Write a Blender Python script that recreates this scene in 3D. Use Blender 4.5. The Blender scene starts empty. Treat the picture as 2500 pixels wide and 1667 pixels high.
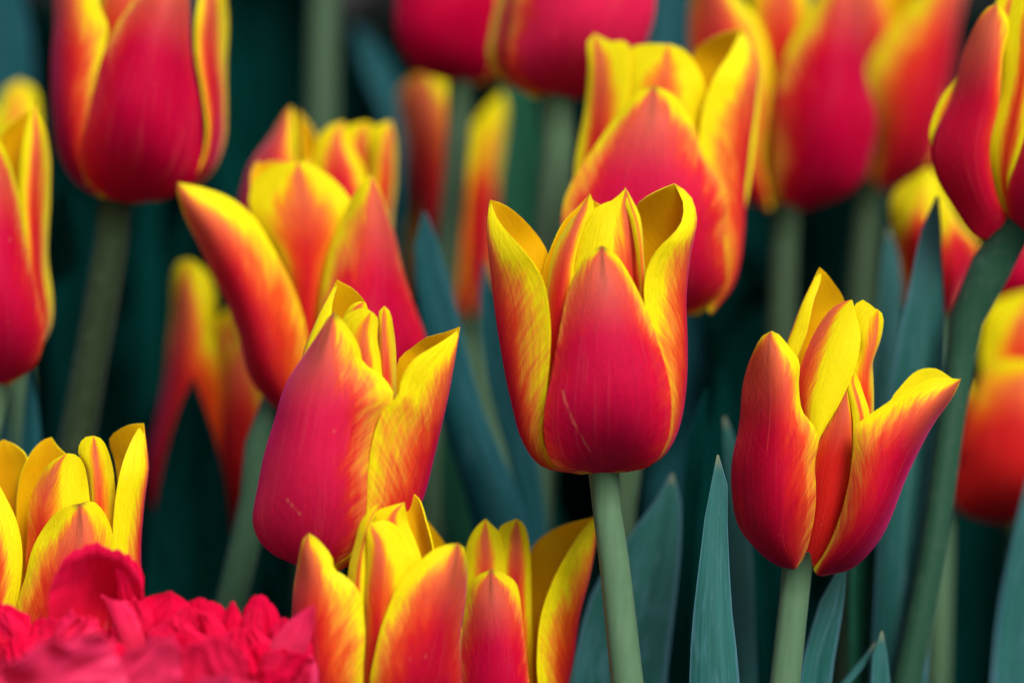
import bpy, math, random
import numpy as np
from mathutils import Vector, Matrix

random.seed(7)
rng = np.random.default_rng(11)
SC = bpy.context.scene
COL = SC.collection

# ------------------------------------------------------------------ camera
FOCAL, SENSOR, PITCH = 100.0, 36.0, math.radians(9.0)
FOCUS = 0.60
CAM_POS = Vector((0.0, 0.0, 0.30 + 0.60 * math.sin(PITCH)))
cam_d = bpy.data.cameras.new('camera')
cam_d.lens, cam_d.sensor_width = FOCAL, SENSOR
cam_d.clip_start, cam_d.clip_end = 0.01, 200.0
cam_d.dof.use_dof = True
cam_d.dof.focus_distance = FOCUS
cam_d.dof.aperture_fstop = 4.5
cam = bpy.data.objects.new('camera', cam_d)
COL.objects.link(cam)
cam.location = CAM_POS
cam.rotation_euler = (math.radians(90) - PITCH, 0, 0)
SC.camera = cam

# ------------------------------------------------------------------ sky and sun (overcast)
SUN_EL, SUN_AZ = math.radians(49), math.radians(152)   # azimuth clockwise from +Y: behind the camera, to the right
world = bpy.data.worlds.new('World')
SC.world = world
world.use_nodes = True
wn = world.node_tree
bg = wn.nodes['Background']
sky = wn.nodes.new('ShaderNodeTexSky')
sky.sky_type = 'NISHITA'
sky.sun_disc = False
sky.sun_elevation = SUN_EL
sky.sun_rotation = SUN_AZ
sky.air_density, sky.dust_density = 1.0, 3.0
wn.links.new(sky.outputs[0], bg.inputs[0])
bg.inputs[1].default_value = 0.05
sun_d = bpy.data.lights.new('sun', 'SUN')
sun_d.energy = 1.5
sun_d.angle = math.radians(25)
sun_d.color = (1.0, 0.98, 0.94)
sun = bpy.data.objects.new('sun', sun_d)
COL.objects.link(sun)
sdir = Vector((math.sin(SUN_AZ) * math.cos(SUN_EL), math.cos(SUN_AZ) * math.cos(SUN_EL), math.sin(SUN_EL)))
sun.rotation_euler = sdir.to_track_quat('Z', 'Y').to_euler()
sun.location = (0.3, -0.3, 1.5)
SC.view_settings.view_transform = 'Standard'
SC.view_settings.look = 'None'
SC.view_settings.gamma = 1.0
SC.view_settings.exposure = 1.45
SC.render.engine = 'CYCLES'
SC.cycles.max_bounces = 8

# ------------------------------------------------------------------ helpers
RIGHT = Vector((1, 0, 0))
UP = Vector((0, math.sin(PITCH), math.cos(PITCH)))
FWD = Vector((0, math.cos(PITCH), -math.sin(PITCH)))
R3 = np.array([RIGHT, UP, FWD])


def at(sx, sy, depth):
    """world point at a measured bearing (photo pixels, 2500 wide) and a distance along the view axis"""
    k = depth * SENSOR / FOCAL / 2500.0
    return CAM_POS + RIGHT * ((sx - 1250) * k) + UP * ((833.5 - sy) * k) + FWD * depth


def tag(o, label=None, cat=None, group=None, kind=None):
    if label: o['label'] = label
    if cat: o['category'] = cat
    if group: o['group'] = group
    if kind: o['kind'] = kind
    return o


def empty(name, loc):
    o = bpy.data.objects.new(name, None)
    o.empty_display_size = 0.02
    o.location = loc
    COL.objects.link(o)
    return o


def pts(s):
    return np.array([[float(a) for a in p.split(',')] for p in s.split()])


def spline(P, n):
    """smooth curve through the points, resampled to n points evenly along its length"""
    P = np.asarray(P, float)
    if len(P) == 2:
        P = np.vstack([P[0], P.mean(0), P[1]])
    d = np.linalg.norm(np.diff(P, axis=0), axis=1) ** 0.5
    T = np.concatenate([[0], np.cumsum(np.maximum(d, 1e-6))])
    m = np.zeros_like(P)
    for i in range(len(P)):
        if i == 0: m[i] = (P[1] - P[0]) / (T[1] - T[0])
        elif i == len(P) - 1: m[i] = (P[-1] - P[-2]) / (T[-1] - T[-2])
        else:
            a, b = T[i] - T[i - 1], T[i + 1] - T[i]
            m[i] = (b * (P[i] - P[i - 1]) / a + a * (P[i + 1] - P[i]) / b) / (a + b)
    out = []
    for i in range(len(P) - 1):
        h = T[i + 1] - T[i]
        s = np.linspace(0, 1, 16, endpoint=False)[:, None]
        out.append((2*s**3 - 3*s**2 + 1)*P[i] + (s**3 - 2*s**2 + s)*h*m[i] + (-2*s**3 + 3*s**2)*P[i+1] + (s**3 - s**2)*h*m[i+1])
    D = np.vstack(out + [P[-1:]])
    L = np.concatenate([[0], np.cumsum(np.linalg.norm(np.diff(D, axis=0), axis=1))])
    q = np.linspace(0, L[-1], n)
    return np.stack([np.interp(q, L, D[:, k]) for k in range(D.shape[1])], 1)


def grid_mesh(name, V, flip=False):
    """V: (nv, nu, 3) local points -> mesh with a UV map (u across, v along)"""
    nv, nu = V.shape[:2]
    me = bpy.data.meshes.new(name)
    faces = []
    for i in range(nv - 1):
        for j in range(nu - 1):
            a = i * nu + j
            f = (a, a + 1, a + nu + 1, a + nu)
            faces.append(f[::-1] if flip else f)
    me.from_pydata([tuple(p) for p in V.reshape(-1, 3)], [], faces)
    uv = me.uv_layers.new(name='UVMap')
    vi = np.empty(len(me.loops), np.int32)
    me.loops.foreach_get('vertex_index', vi)
    co = np.stack([(vi % nu) / (nu - 1), (vi // nu) / (nv - 1)], 1).astype(np.float32)
    uv.data.foreach_set('uv', co.ravel())
    me.polygons.foreach_set('use_smooth', [True] * len(me.polygons))
    return me


def sstep(a, b, x):
    t = np.clip((x - a) / (b - a), 0, 1)
    return t * t * (3 - 2 * t)


def rails_grid(L, M, R, d, nv=34, nu=17, dt=None, ruffle=0.0, seed=0, freq=5.0, leaf=False, jag=0.0, wrap=(0, 0)):
    """three rails (left margin, midrib, right margin) in measured units plus their depths -> smooth sheet"""
    r = np.random.default_rng(seed)
    t = np.linspace(0, 1, nv)
    if dt is None: dt = d[1] * 0.8
    if leaf: b = np.ones(nv)
    else: b = (.10 + .90 * (1 - (1 - np.minimum(t / .46, 1)) ** 2.3)) * (1 - .14 * sstep(.5, 1, t))
    k = sstep(.78, 1, t) * (0 if jag else 1)
    rails = []
    for P, dd in zip((L, M, R), d):
        c = spline(P, nv)
        rails.append(np.column_stack([c, (1 - k) * b * dd + k * dt]))
    u = np.linspace(-1, 1, nu)
    wl, wm, wr = (u * u - u) / 2, 1 - u * u, (u * u + u) / 2
    G = rails[0][:, None] * wl[None, :, None] + rails[1][:, None] * wm[None, :, None] + rails[2][:, None] * wr[None, :, None]
    if jag:
        uu = np.linspace(0, 1, nu)
        J = sum(np.abs(np.sin(uu * f * math.pi + r.uniform(0, 6))) * a for f, a in ((3, .5), (7, .3), (13, .2))) + r.normal(0, .10, nu)
        dv = np.gradient(G, axis=0)[-1]; dv /= np.linalg.norm(dv, axis=1, keepdims=True) + 1e-9
        G = G + (sstep(.72, 1, t)[:, None, None] * (J - .6)[None, :, None] * dv[None] * jag)
    if ruffle > 0:
        du = np.gradient(G, axis=1); dv = np.gradient(G, axis=0)
        N = np.cross(du, dv); N /= np.linalg.norm(N, axis=2, keepdims=True) + 1e-9
        size = np.linalg.norm(rails[0] - rails[2], axis=1).max()
        tt = t[:, None] * np.ones(nu)[None]; uu = np.ones(nv)[:, None] * u[None]
        w = np.zeros((nv, nu))
        for q in range(4):
            f = freq * (0.6 + 0.7 * q)
            w += np.sin(tt * f * 2.2 + np.sign(uu) * r.uniform(0, 6) + r.uniform(0, 6)) * np.abs(uu) ** 2.2 / (1 + q * .6)
        w += 0.55 * np.sin(uu * 4.3 + tt * 3 + r.uniform(0, 6)) * np.sin(tt * 5 + r.uniform(0, 6))
        w *= np.sin(np.pi * np.clip(tt * .94 + .02, 0, 1)) ** .6
        G = G + N * (w * ruffle * size)[..., None]
    # margins that turn away out of sight round the side of the flower
    for side, wv in ((0, wrap[0]), (1, wrap[1])):
        if not wv: continue
        e, m = (G[:, 0], G[:, nu // 2]) if side == 0 else (G[:, -1], G[:, -1 - nu // 2])
        wd = np.abs(m[:, 0] - e[:, 0]) + .35 * np.abs(m[:, 2] - e[:, 2])
        ex = []
        for q in (1, 2, 3, 4):
            p = e.copy()
            p[:, 0] += (m[:, 0] - e[:, 0]) * .035 * q * q * wv
            p[:, 2] += wd * .17 * q * wv
            ex.append(p)
        if side == 0: G = np.concatenate([np.stack(ex[::-1], 1), G], 1)
        else: G = np.concatenate([G, np.stack(ex, 1)], 1)
    return G


# ------------------------------------------------------------------ materials
class NT:
    def __init__(self, name):
        self.m = bpy.data.materials.new(name)
        self.m.use_nodes = True
        self.t = self.m.node_tree
        self.t.nodes.clear()
        self.out = self.t.nodes.new('ShaderNodeOutputMaterial')

    def n(self, typ, ins=None, **kw):
        x = self.t.nodes.new(typ)
        for k, v in kw.items(): setattr(x, k, v)
        for k, v in (ins or {}).items(): self.put(x.inputs[k], v)
        return x

    def put(self, sock, v):
        if hasattr(v, 'is_output'): self.t.links.new(v, sock)
        else: sock.default_value = v

    def math(self, op, a, b=0.0, c=0.0, clamp=False):
        x = self.t.nodes.new('ShaderNodeMath'); x.operation = op; x.use_clamp = clamp
        self.put(x.inputs[0], a); self.put(x.inputs[1], b); self.put(x.inputs[2], c)
        return x.outputs[0]

    def step(self, v, a, b, lo=0.0, hi=1.0):
        x = self.n('ShaderNodeMapRange', {0: v, 1: a, 2: b, 3: lo, 4: hi}, interpolation_type='SMOOTHSTEP')
        return x.outputs[0]

    def mix(self, f, a, b, mode='MIX'):
        x = self.n('ShaderNodeMix', data_type='RGBA', blend_type=mode)
        self.put(x.inputs[0], f); self.put(x.inputs[6], a); self.put(x.inputs[7], b)
        return x.outputs[2]

    def noise(self, x, y, z, scale=1.0, detail=2.0):
        c = self.n('ShaderNodeCombineXYZ', {0: x, 1: y, 2: z})
        return self.n('ShaderNodeTexNoise', {'Vector': c.outputs[0], 'Scale': scale, 'Detail': detail}).outputs[0]

    def ramp(self, f, stops):
        x = self.t.nodes.new('ShaderNodeValToRGB')
        e = x.color_ramp.elements
        while len(e) < len(stops): e.new(0.5)
        for s, (p, c) in zip(e, stops):
            s.position = p
            s.color = (c, c, c, 1) if not hasattr(c, '__len__') else (*c, 1)
        self.put(x.inputs[0], f)
        return x.outputs[0]

    def prop(self, name):
        return self.n('ShaderNodeAttribute', attribute_type='OBJECT', attribute_name=name).outputs['Fac']


YELLOW = (0.86, 0.765, 0.005)


def petal_material(inside):
    g = NT('petal_inside' if inside else 'petal_outside')
    uv = g.n('ShaderNodeUVMap', uv_map='UVMap').outputs[0]
    s = g.n('ShaderNodeSeparateXYZ', {0: uv})
    u, v = s.outputs[0], s.outputs[1]
    seed = g.prop('seed'); flame = g.prop('flame'); warmth = g.prop('warm'); warm = g.math('MAXIMUM', warmth, 0.0); pinkness = g.math('MAXIMUM', g.math('MULTIPLY', warmth, -1.0), 0.0); brown = g.prop('brown')
    a = g.math('ABSOLUTE', g.math('SUBTRACT', g.math('MULTIPLY_ADD', u, 2.0, -1.0), g.prop('shift')))
    diag = g.math('SUBTRACT', v, g.math('MULTIPLY', a, 0.30))
    nf = g.noise(g.math('MULTIPLY', diag, 60.0), g.math('MULTIPLY', a, 3.0), seed, 1.0, 3.0)
    nl = g.noise(g.math('MULTIPLY', u, 46.0), g.math('MULTIPLY', v, 2.6), seed, 1.0, 3.0)
    nb = g.noise(g.math('MULTIPLY', u, 3.0), g.math('MULTIPLY', v, 4.0), seed, 1.0, 2.0)
    fine = g.math('MULTIPLY_ADD', g.noise(g.math('MULTIPLY', u, 150.0), g.math('MULTIPLY', v, 40.0), seed, 1.0, 2.0), .5,
                  g.math('MULTIPLY', g.noise(g.math('MULTIPLY', u, 105.0), g.math('MULTIPLY', v, 5.0), seed, 1.0, 2.0), .5))
    nd = g.noise(g.math('MULTIPLY', g.math('SUBTRACT', v, g.math('MULTIPLY', a, .45)), 17.0), g.math('MULTIPLY', u, 5.0), g.math('ADD', seed, 9.1), 1.0, 3.0)
    nfc = g.math('SUBTRACT', nf, 0.5); nlc = g.math('SUBTRACT', nl, 0.5); nbc = g.math('SUBTRACT', nb, 0.5)
    if not inside:
        w = g.ramp(v, [(0, .45), (.05, .90), (.3, .97), (.55, .86), (.78, .68), (.92, .48), (1, .28)])
        w = g.math('MULTIPLY', w, flame)
        e = g.math('SUBTRACT', w, a)
        e = g.math('SUBTRACT', e, g.math('MULTIPLY', g.prop('ytop'), g.step(v, .40, .78)))
        e = g.math('ADD', e, g.math('MULTIPLY', nfc, 0.30))
        e = g.math('ADD', e, g.math('MULTIPLY', nlc, 0.16))
        e = g.math('ADD', e, g.math('MULTIPLY', nbc, 0.55))
        e = g.math('ADD', e, g.math('MULTIPLY', g.math('SUBTRACT', nd, .5), 0.36))
        f = g.math('MULTIPLY_ADD', e, 1.0, 0.27)
        cold = g.ramp(f, [(.08, YELLOW), (.19, (.87, .46, .02)), (.30, (.84, .20, .04)), (.44, (.74, .030, .022)),
                          (.64, (.62, .001, .022)), (.92, (.54, .0006, .040))])
        hot = g.ramp(f, [(.10, YELLOW), (.26, (.88, .42, .008)), (.44, (.84, .17, .006)), (.65, (.74, .055, .006)), (.95, (.62, .015, .010))])
        c = g.mix(warm, cold, hot)
        c = g.mix(g.math('MULTIPLY', pinkness, g.math('MULTIPLY', g.step(f, .42, .62), g.math('MULTIPLY_ADD', nl, .7, .55)), clamp=True), c, (.70, .014, .075, 1))
        # the tip turns salmon, with a brown keel
        tipm = g.math('MULTIPLY', g.step(v, .58, .98), g.step(f, .28, .5))
        c = g.mix(g.math('MULTIPLY', tipm, .62), c, (.74, .22, .09, 1))
        keel = g.math('MULTIPLY', g.step(g.math('ADD', a, g.math('MULTIPLY', nlc, .25)), .20, .02), g.step(v, .72, .97))
        cap = g.math('MULTIPLY', g.step(v, .955, 1.0), .8)
        c = g.mix(g.math('MULTIPLY', g.math('MAXIMUM', g.math('MULTIPLY', keel, .75), cap), brown, clamp=True), c, (.24, .06, .025, 1))
        # pale fibres and flecks
        fl = g.math('MULTIPLY', g.step(nl, .56, .78), g.step(f, .4, .6))
        c = g.mix(g.math('MULTIPLY', fl, .22), c, (.82, .15, .10, 1))
        # one pale scratch where a petal has been rubbed
        du, dv = g.prop('mark_du'), g.prop('mark_dv')
        wob = g.math('MULTIPLY', g.math('SUBTRACT', g.noise(g.math('MULTIPLY', v, 40.0), 0.0, seed), .5), .03)
        qu = g.math('ADD', g.math('SUBTRACT', u, g.prop('mark_u')), wob); qv = g.math('SUBTRACT', v, g.prop('mark_v'))
        h = g.math('DIVIDE', g.math('ADD', g.math('MULTIPLY', qu, du), g.math('MULTIPLY', qv, dv)),
                   g.math('ADD', g.math('MULTIPLY', du, du), g.math('MULTIPLY', dv, dv)), clamp=True)
        ru = g.math('MULTIPLY', g.math('SUBTRACT', qu, g.math('MULTIPLY', h, du)), .55); rv = g.math('SUBTRACT', qv, g.math('MULTIPLY', h, dv))
        dist = g.math('SQRT', g.math('ADD', g.math('MULTIPLY', ru, ru), g.math('MULTIPLY', rv, rv)))
        c = g.mix(g.math('MULTIPLY', g.step(g.math('MULTIPLY_ADD', nf, .006, dist), .010, .004), g.math('MULTIPLY', g.step(nl, .34, .6), .55)), c, (.86, .34, .16, 1))
        fk = g.math('MULTIPLY', g.step(g.noise(g.math('MULTIPLY', u, 26.0), g.math('MULTIPLY', v, 18.0), g.math('ADD', seed, 3.7), 1.0, 4.0), .70, .78), .35)
        c = g.mix(fk, c, (.85, .40, .20, 1))
        val = g.math('MULTIPLY_ADD', fine, .95, .54)
        c = g.mix(1.0, c, g.n('ShaderNodeCombineColor', {0: val, 1: val, 2: val}).outputs[0], 'MULTIPLY')
    else:
        e = g.math('SUBTRACT', g.step(v, .85, .25), g.math('MULTIPLY', a, .55))
        e = g.math('ADD', e, g.math('MULTIPLY', nlc, .35))
        e = g.math('ADD', e, g.math('MULTIPLY', g.math('SUBTRACT', flame, 1.0), .4))
        c = g.ramp(e, [(.05, (.88, .57, .004)), (.4, (.86, .42, .006)), (.75, (.80, .18, .008))])
    bump = g.math('ADD', g.math('MULTIPLY', nl, .6), g.math('ADD', g.math('MULTIPLY', nf, .5), g.math('MULTIPLY', fine, .25)))
    bn = g.n('ShaderNodeBump', {'Strength': .35, 'Distance': .0006, 'Height': bump}).outputs[0]
    p = g.n('ShaderNodeBsdfPrincipled', {'Base Color': c, 'Roughness': .45, 'Specular IOR Level': .08, 'Normal': bn,
                                         'Sheen Weight': .22, 'Sheen Roughness': .35, 'Sheen Tint': (.95, .05, .60, 1)})
    tr = g.n('ShaderNodeBsdfTranslucent', {'Color': c, 'Normal': bn})
    mx = g.n('ShaderNodeMixShader', {0: .58 if inside else .34, 1: p.outputs[0], 2: tr.outputs[0]})
    g.t.links.new(mx.outputs[0], g.out.inputs[0])
    return g.m


def leaf_material(name, c1, c2, edge, rough=.42, sheen=.0):
    g = NT(name)
    uv = g.n('ShaderNodeUVMap', uv_map='UVMap').outputs[0]
    s = g.n('ShaderNodeSeparateXYZ', {0: uv})
    u, v = s.outputs[0], s.outputs[1]
    seed = g.prop('seed')
    nl = g.noise(g.math('MULTIPLY', u, 60.0), g.math('MULTIPLY', v, 3.0), seed, 1.0, 3.0)
    nb = g.noise(g.math('MULTIPLY', u, 2.5), g.math('MULTIPLY', v, 7.0), seed, 1.0, 3.0)
    c = g.mix(g.step(g.math('ADD', g.math('MULTIPLY', nl, .5), g.math('MULTIPLY', nb, .5)), .35, .65), (*c1, 1), (*c2, 1))
    a = g.math('ABSOLUTE', g.math('MULTIPLY_ADD', u, 2.0, -1.0))
    c = g.mix(g.math('MULTIPLY', g.step(a, .86, 1.0), .5), c, (*edge, 1))
    tip = g.step(v, .985, 1.0)
    c = g.mix(g.math('MULTIPLY', tip, .5 if 'pale' in name else .0), c, (.30, .28, .14, 1))
    bl = g.noise(g.math('MULTIPLY', u, 9.0), g.math('MULTIPLY', v, 30.0), seed, 1.0, 5.0)
    c = g.mix(g.math('MULTIPLY', g.step(bl, .5, .75), .35), c, (*edge, 1))
    bn = g.n('ShaderNodeBump', {'Strength': .18, 'Distance': .0006, 'Height': nl}).outputs[0]
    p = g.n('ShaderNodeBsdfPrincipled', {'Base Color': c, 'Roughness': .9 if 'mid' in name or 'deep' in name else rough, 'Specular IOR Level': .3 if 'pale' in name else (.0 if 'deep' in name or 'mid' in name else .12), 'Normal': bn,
                                         'Sheen Weight': sheen, 'Sheen Tint': (.6, .85, 1, 1)})
    tr = g.n('ShaderNodeBsdfTranslucent', {'Color': c})
    mx = g.n('ShaderNodeMixShader', {0: .12, 1: p.outputs[0], 2: tr.outputs[0]})
    g.t.links.new(mx.outputs[0], g.out.inputs[0])
    return g.m


def stem_material():
    g = NT('stem_green')
    tc = g.n('ShaderNodeTexCoord').outputs['Object']
    mp = g.n('ShaderNodeMapping', {0: tc, 3: (700, 700, 25)}).outputs[0]
    n1 = g.n('ShaderNodeTexNoise', {'Vector': mp, 'Scale': 1.0, 'Detail': 4.0}).outputs[0]
    c = g.mix(n1, (.055, .120, .055, 1), (.105, .195, .105, 1))
    c = g.mix(g.prop('dark'), c, (.015, .030, .010, 1))  # occlusion shade of the rear stems mixed into their colour
    c = g.mix(g.prop('lush'), c, (.006, .050, .026, 1))
    fz = g.n('ShaderNodeTexNoise', {'Vector': tc, 'Scale': 420.0, 'Detail': 4.0}).outputs[0]
    c = g.mix(g.math('MULTIPLY', g.step(fz, .5, .75), .10), c, (.18, .23, .17, 1))
    p = g.n('ShaderNodeBsdfPrincipled', {'Base Color': c, 'Roughness': .5, 'Specular IOR Level': .25, 'Sheen Weight': .05, 'Sheen Tint': (.7, .9, 1, 1)})
    g.t.links.new(p.outputs[0], g.out.inputs[0])
    return g.m


def pink_material():
    g = NT('pink_petal')
    uv = g.n('ShaderNodeUVMap', uv_map='UVMap').outputs[0]
    s = g.n('ShaderNodeSeparateXYZ', {0: uv})
    u, v = s.outputs[0], s.outputs[1]
    seed = g.prop('seed'); pale = g.prop('pale')
    nl = g.noise(g.math('MULTIPLY', u, 30.0), g.math('MULTIPLY', v, 3.0), seed, 1.0, 3.0)
    c = g.mix(g.step(v, .3, .95), (.64, .0006, .012, 1), (.90, .003, .068, 1))  # darker towards the base: shade of the gaps put into the colour
    c = g.mix(g.math('MULTIPLY', g.math('MULTIPLY', g.step(nl, .4, .65), g.step(v, .4, .9)), .25), c, (.94, .02, .13, 1))
    c = g.mix(pale, c, (.92, .09, .28, 1))  # lilac sheen of the lit petal tops painted as colour
    bn = g.n('ShaderNodeBump', {'Strength': .35, 'Distance': .0008, 'Height': nl}).outputs[0]
    p = g.n('ShaderNodeBsdfPrincipled', {'Base Color': c, 'Roughness': .45, 'Specular IOR Level': .10, 'Normal': bn,
                                         'Sheen Weight': .10, 'Sheen Tint': (1, .15, .6, 1)})
    tr = g.n('ShaderNodeBsdfTranslucent', {'Color': c})
    mx = g.n('ShaderNodeMixShader', {0: .38, 1: p.outputs[0], 2: tr.outputs[0]})
    g.t.links.new(mx.outputs[0], g.out.inputs[0])
    return g.m


def soil_material():
    g = NT('soil')
    tc = g.n('ShaderNodeTexCoord').outputs['Object']
    n1 = g.n('ShaderNodeTexNoise', {'Vector': tc, 'Scale': 30.0, 'Detail': 8.0}).outputs[0]
    c = g.mix(n1, (.012, .009, .006, 1), (.05, .036, .024, 1))
    bn = g.n('ShaderNodeBump', {'Strength': .8, 'Distance': .02, 'Height': n1}).outputs[0]
    p = g.n('ShaderNodeBsdfPrincipled', {'Base Color': c, 'Roughness': .95, 'Normal': bn})
    g.t.links.new(p.outputs[0], g.out.inputs[0])
    return g.m


M_OUT, M_IN = petal_material(False), petal_material(True)
M_LEAF = {
    'pale': leaf_material('leaf_pale_glaucous', (.008, .078, .066), (.026, .138, .124), (.10, .22, .30)),
    'blue': leaf_material('leaf_glaucous', (.003, .045, .052), (.010, .085, .096), (.04, .14, .19)),
    'green': leaf_material('leaf_green', (.003, .042, .020), (.010, .080, .042), (.025, .12, .08)),
    'mid': leaf_material('leaf_mid_shade', (.0004, .0125, .0100), (.0012, .029, .0245), (.002, .042, .046)),  # darker copy for rear leaves, background shade put into the colour
    'deep': leaf_material('leaf_deep_shade', (.0003, .0045, .0036), (.0006, .0115, .0100), (.001, .018, .020), .5, .0),  # near-black copy, darkness of the gaps put into the leaf colour
}
M_STEM, M_PINK, M_SOIL = stem_material(), pink_material(), soil_material()

# ------------------------------------------------------------------ the ground
me = bpy.data.meshes.new('ground')
nx = 24
xs = np.concatenate([np.linspace(-40, -2, 6), np.linspace(-1.5, 1.5, 30), np.linspace(2, 40, 6)])
ys = np.concatenate([np.linspace(-20, -1, 5), np.linspace(-.8, 3, 38), np.linspace(4, 80, 8)])
vv = [(x, y, random.uniform(-.012, .0)) for y in ys for x in xs]
ff = [(j * len(xs) + i, j * len(xs) + i + 1, (j + 1) * len(xs) + i + 1, (j + 1) * len(xs) + i) for j in range(len(ys) - 1) for i in range(len(xs) - 1)]
me.from_pydata(vv, [], ff)
me.materials.append(M_SOIL)
ground = bpy.data.objects.new('ground', me)
COL.objects.link(ground)
tag(ground, kind='structure')

# ------------------------------------------------------------------ plant builders
SEED = [0]


def next_seed():
    SEED[0] += 1
    return SEED[0]


def sheet_object(name, G3, parent, mats, flip, thick, solid_off=-1.0, subd=0):
    org = np.array(parent.location) if parent else np.zeros(3)
    me = grid_mesh(name, G3 - org, flip)
    for m in mats: me.materials.append(m)
    o = bpy.data.objects.new(name, me)
    COL.objects.link(o)
    if parent: o.parent = parent
    so = o.modifiers.new('thickness', 'SOLIDIFY')
    so.thickness, so.offset = thick, solid_off
    es = o.modifiers.new('crisp_rim', 'EDGE_SPLIT')
    es.split_angle = math.radians(50)
    if len(mats) > 1:
        so.material_offset, so.material_offset_rim = 1, 0
    return o


def tube(name, P, rad, parent, mat, nside=14):
    """round stem along world points P with radii rad"""
    P = np.asarray(P, float)
    n = 26
    C = spline(np.column_stack([P, np.asarray(rad, float)]), n)
    pos, rr = C[:, :3], C[:, 3]
    tan = np.gradient(pos, axis=0); tan /= np.linalg.norm(tan, axis=1, keepdims=True)
    org = np.array(parent.location)
    V, F = [], []
    for i in range(n):
        a = np.cross(tan[i], [0, 1, 0.1]); a /= np.linalg.norm(a)
        b = np.cross(tan[i], a)
        for j in range(nside):
            th = 2 * math.pi * j / nside
            w = 1 + .04 * math.sin(3 * th + i * .3)
            V.append(tuple(pos[i] + (a * math.cos(th) + b * math.sin(th)) * rr[i] * w - org))
    for i in range(n - 1):
        for j in range(nside):
            k = (j + 1) % nside
            F.append((i * nside + j, i * nside + k, (i + 1) * nside + k, (i + 1) * nside + j))
    F.append(tuple(range(nside)))
    F.append(tuple((n - 1) * nside + j for j in range(nside))[::-1])
    me = bpy.data.meshes.new(name)
    me.from_pydata(V, [], F)
    me.polygons.foreach_set('use_smooth', [True] * len(me.polygons))
    me.materials.append(mat)
    o = bpy.data.objects.new(name, me)
    COL.objects.link(o)
    o.parent = parent
    return o


def ground_under(p, q):
    """carry the line p->q on down to the soil, settling towards upright"""
    p, q = np.array(p), np.array(q)
    d = q - p; d /= np.linalg.norm(d)
    if d[2] > -.5: d = np.array([d[0] * .5, d[1] * .5, -.85]); d /= np.linalg.norm(d)
    h = q[2]
    mid = q + d * (h * .5 / -d[2])
    e = mid + (d * .6 + np.array([0, 0, -.4])) * (h * .5 / (-(d[2] * .6 - .4)))
    e[2] = -.01
    return mid, e


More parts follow.
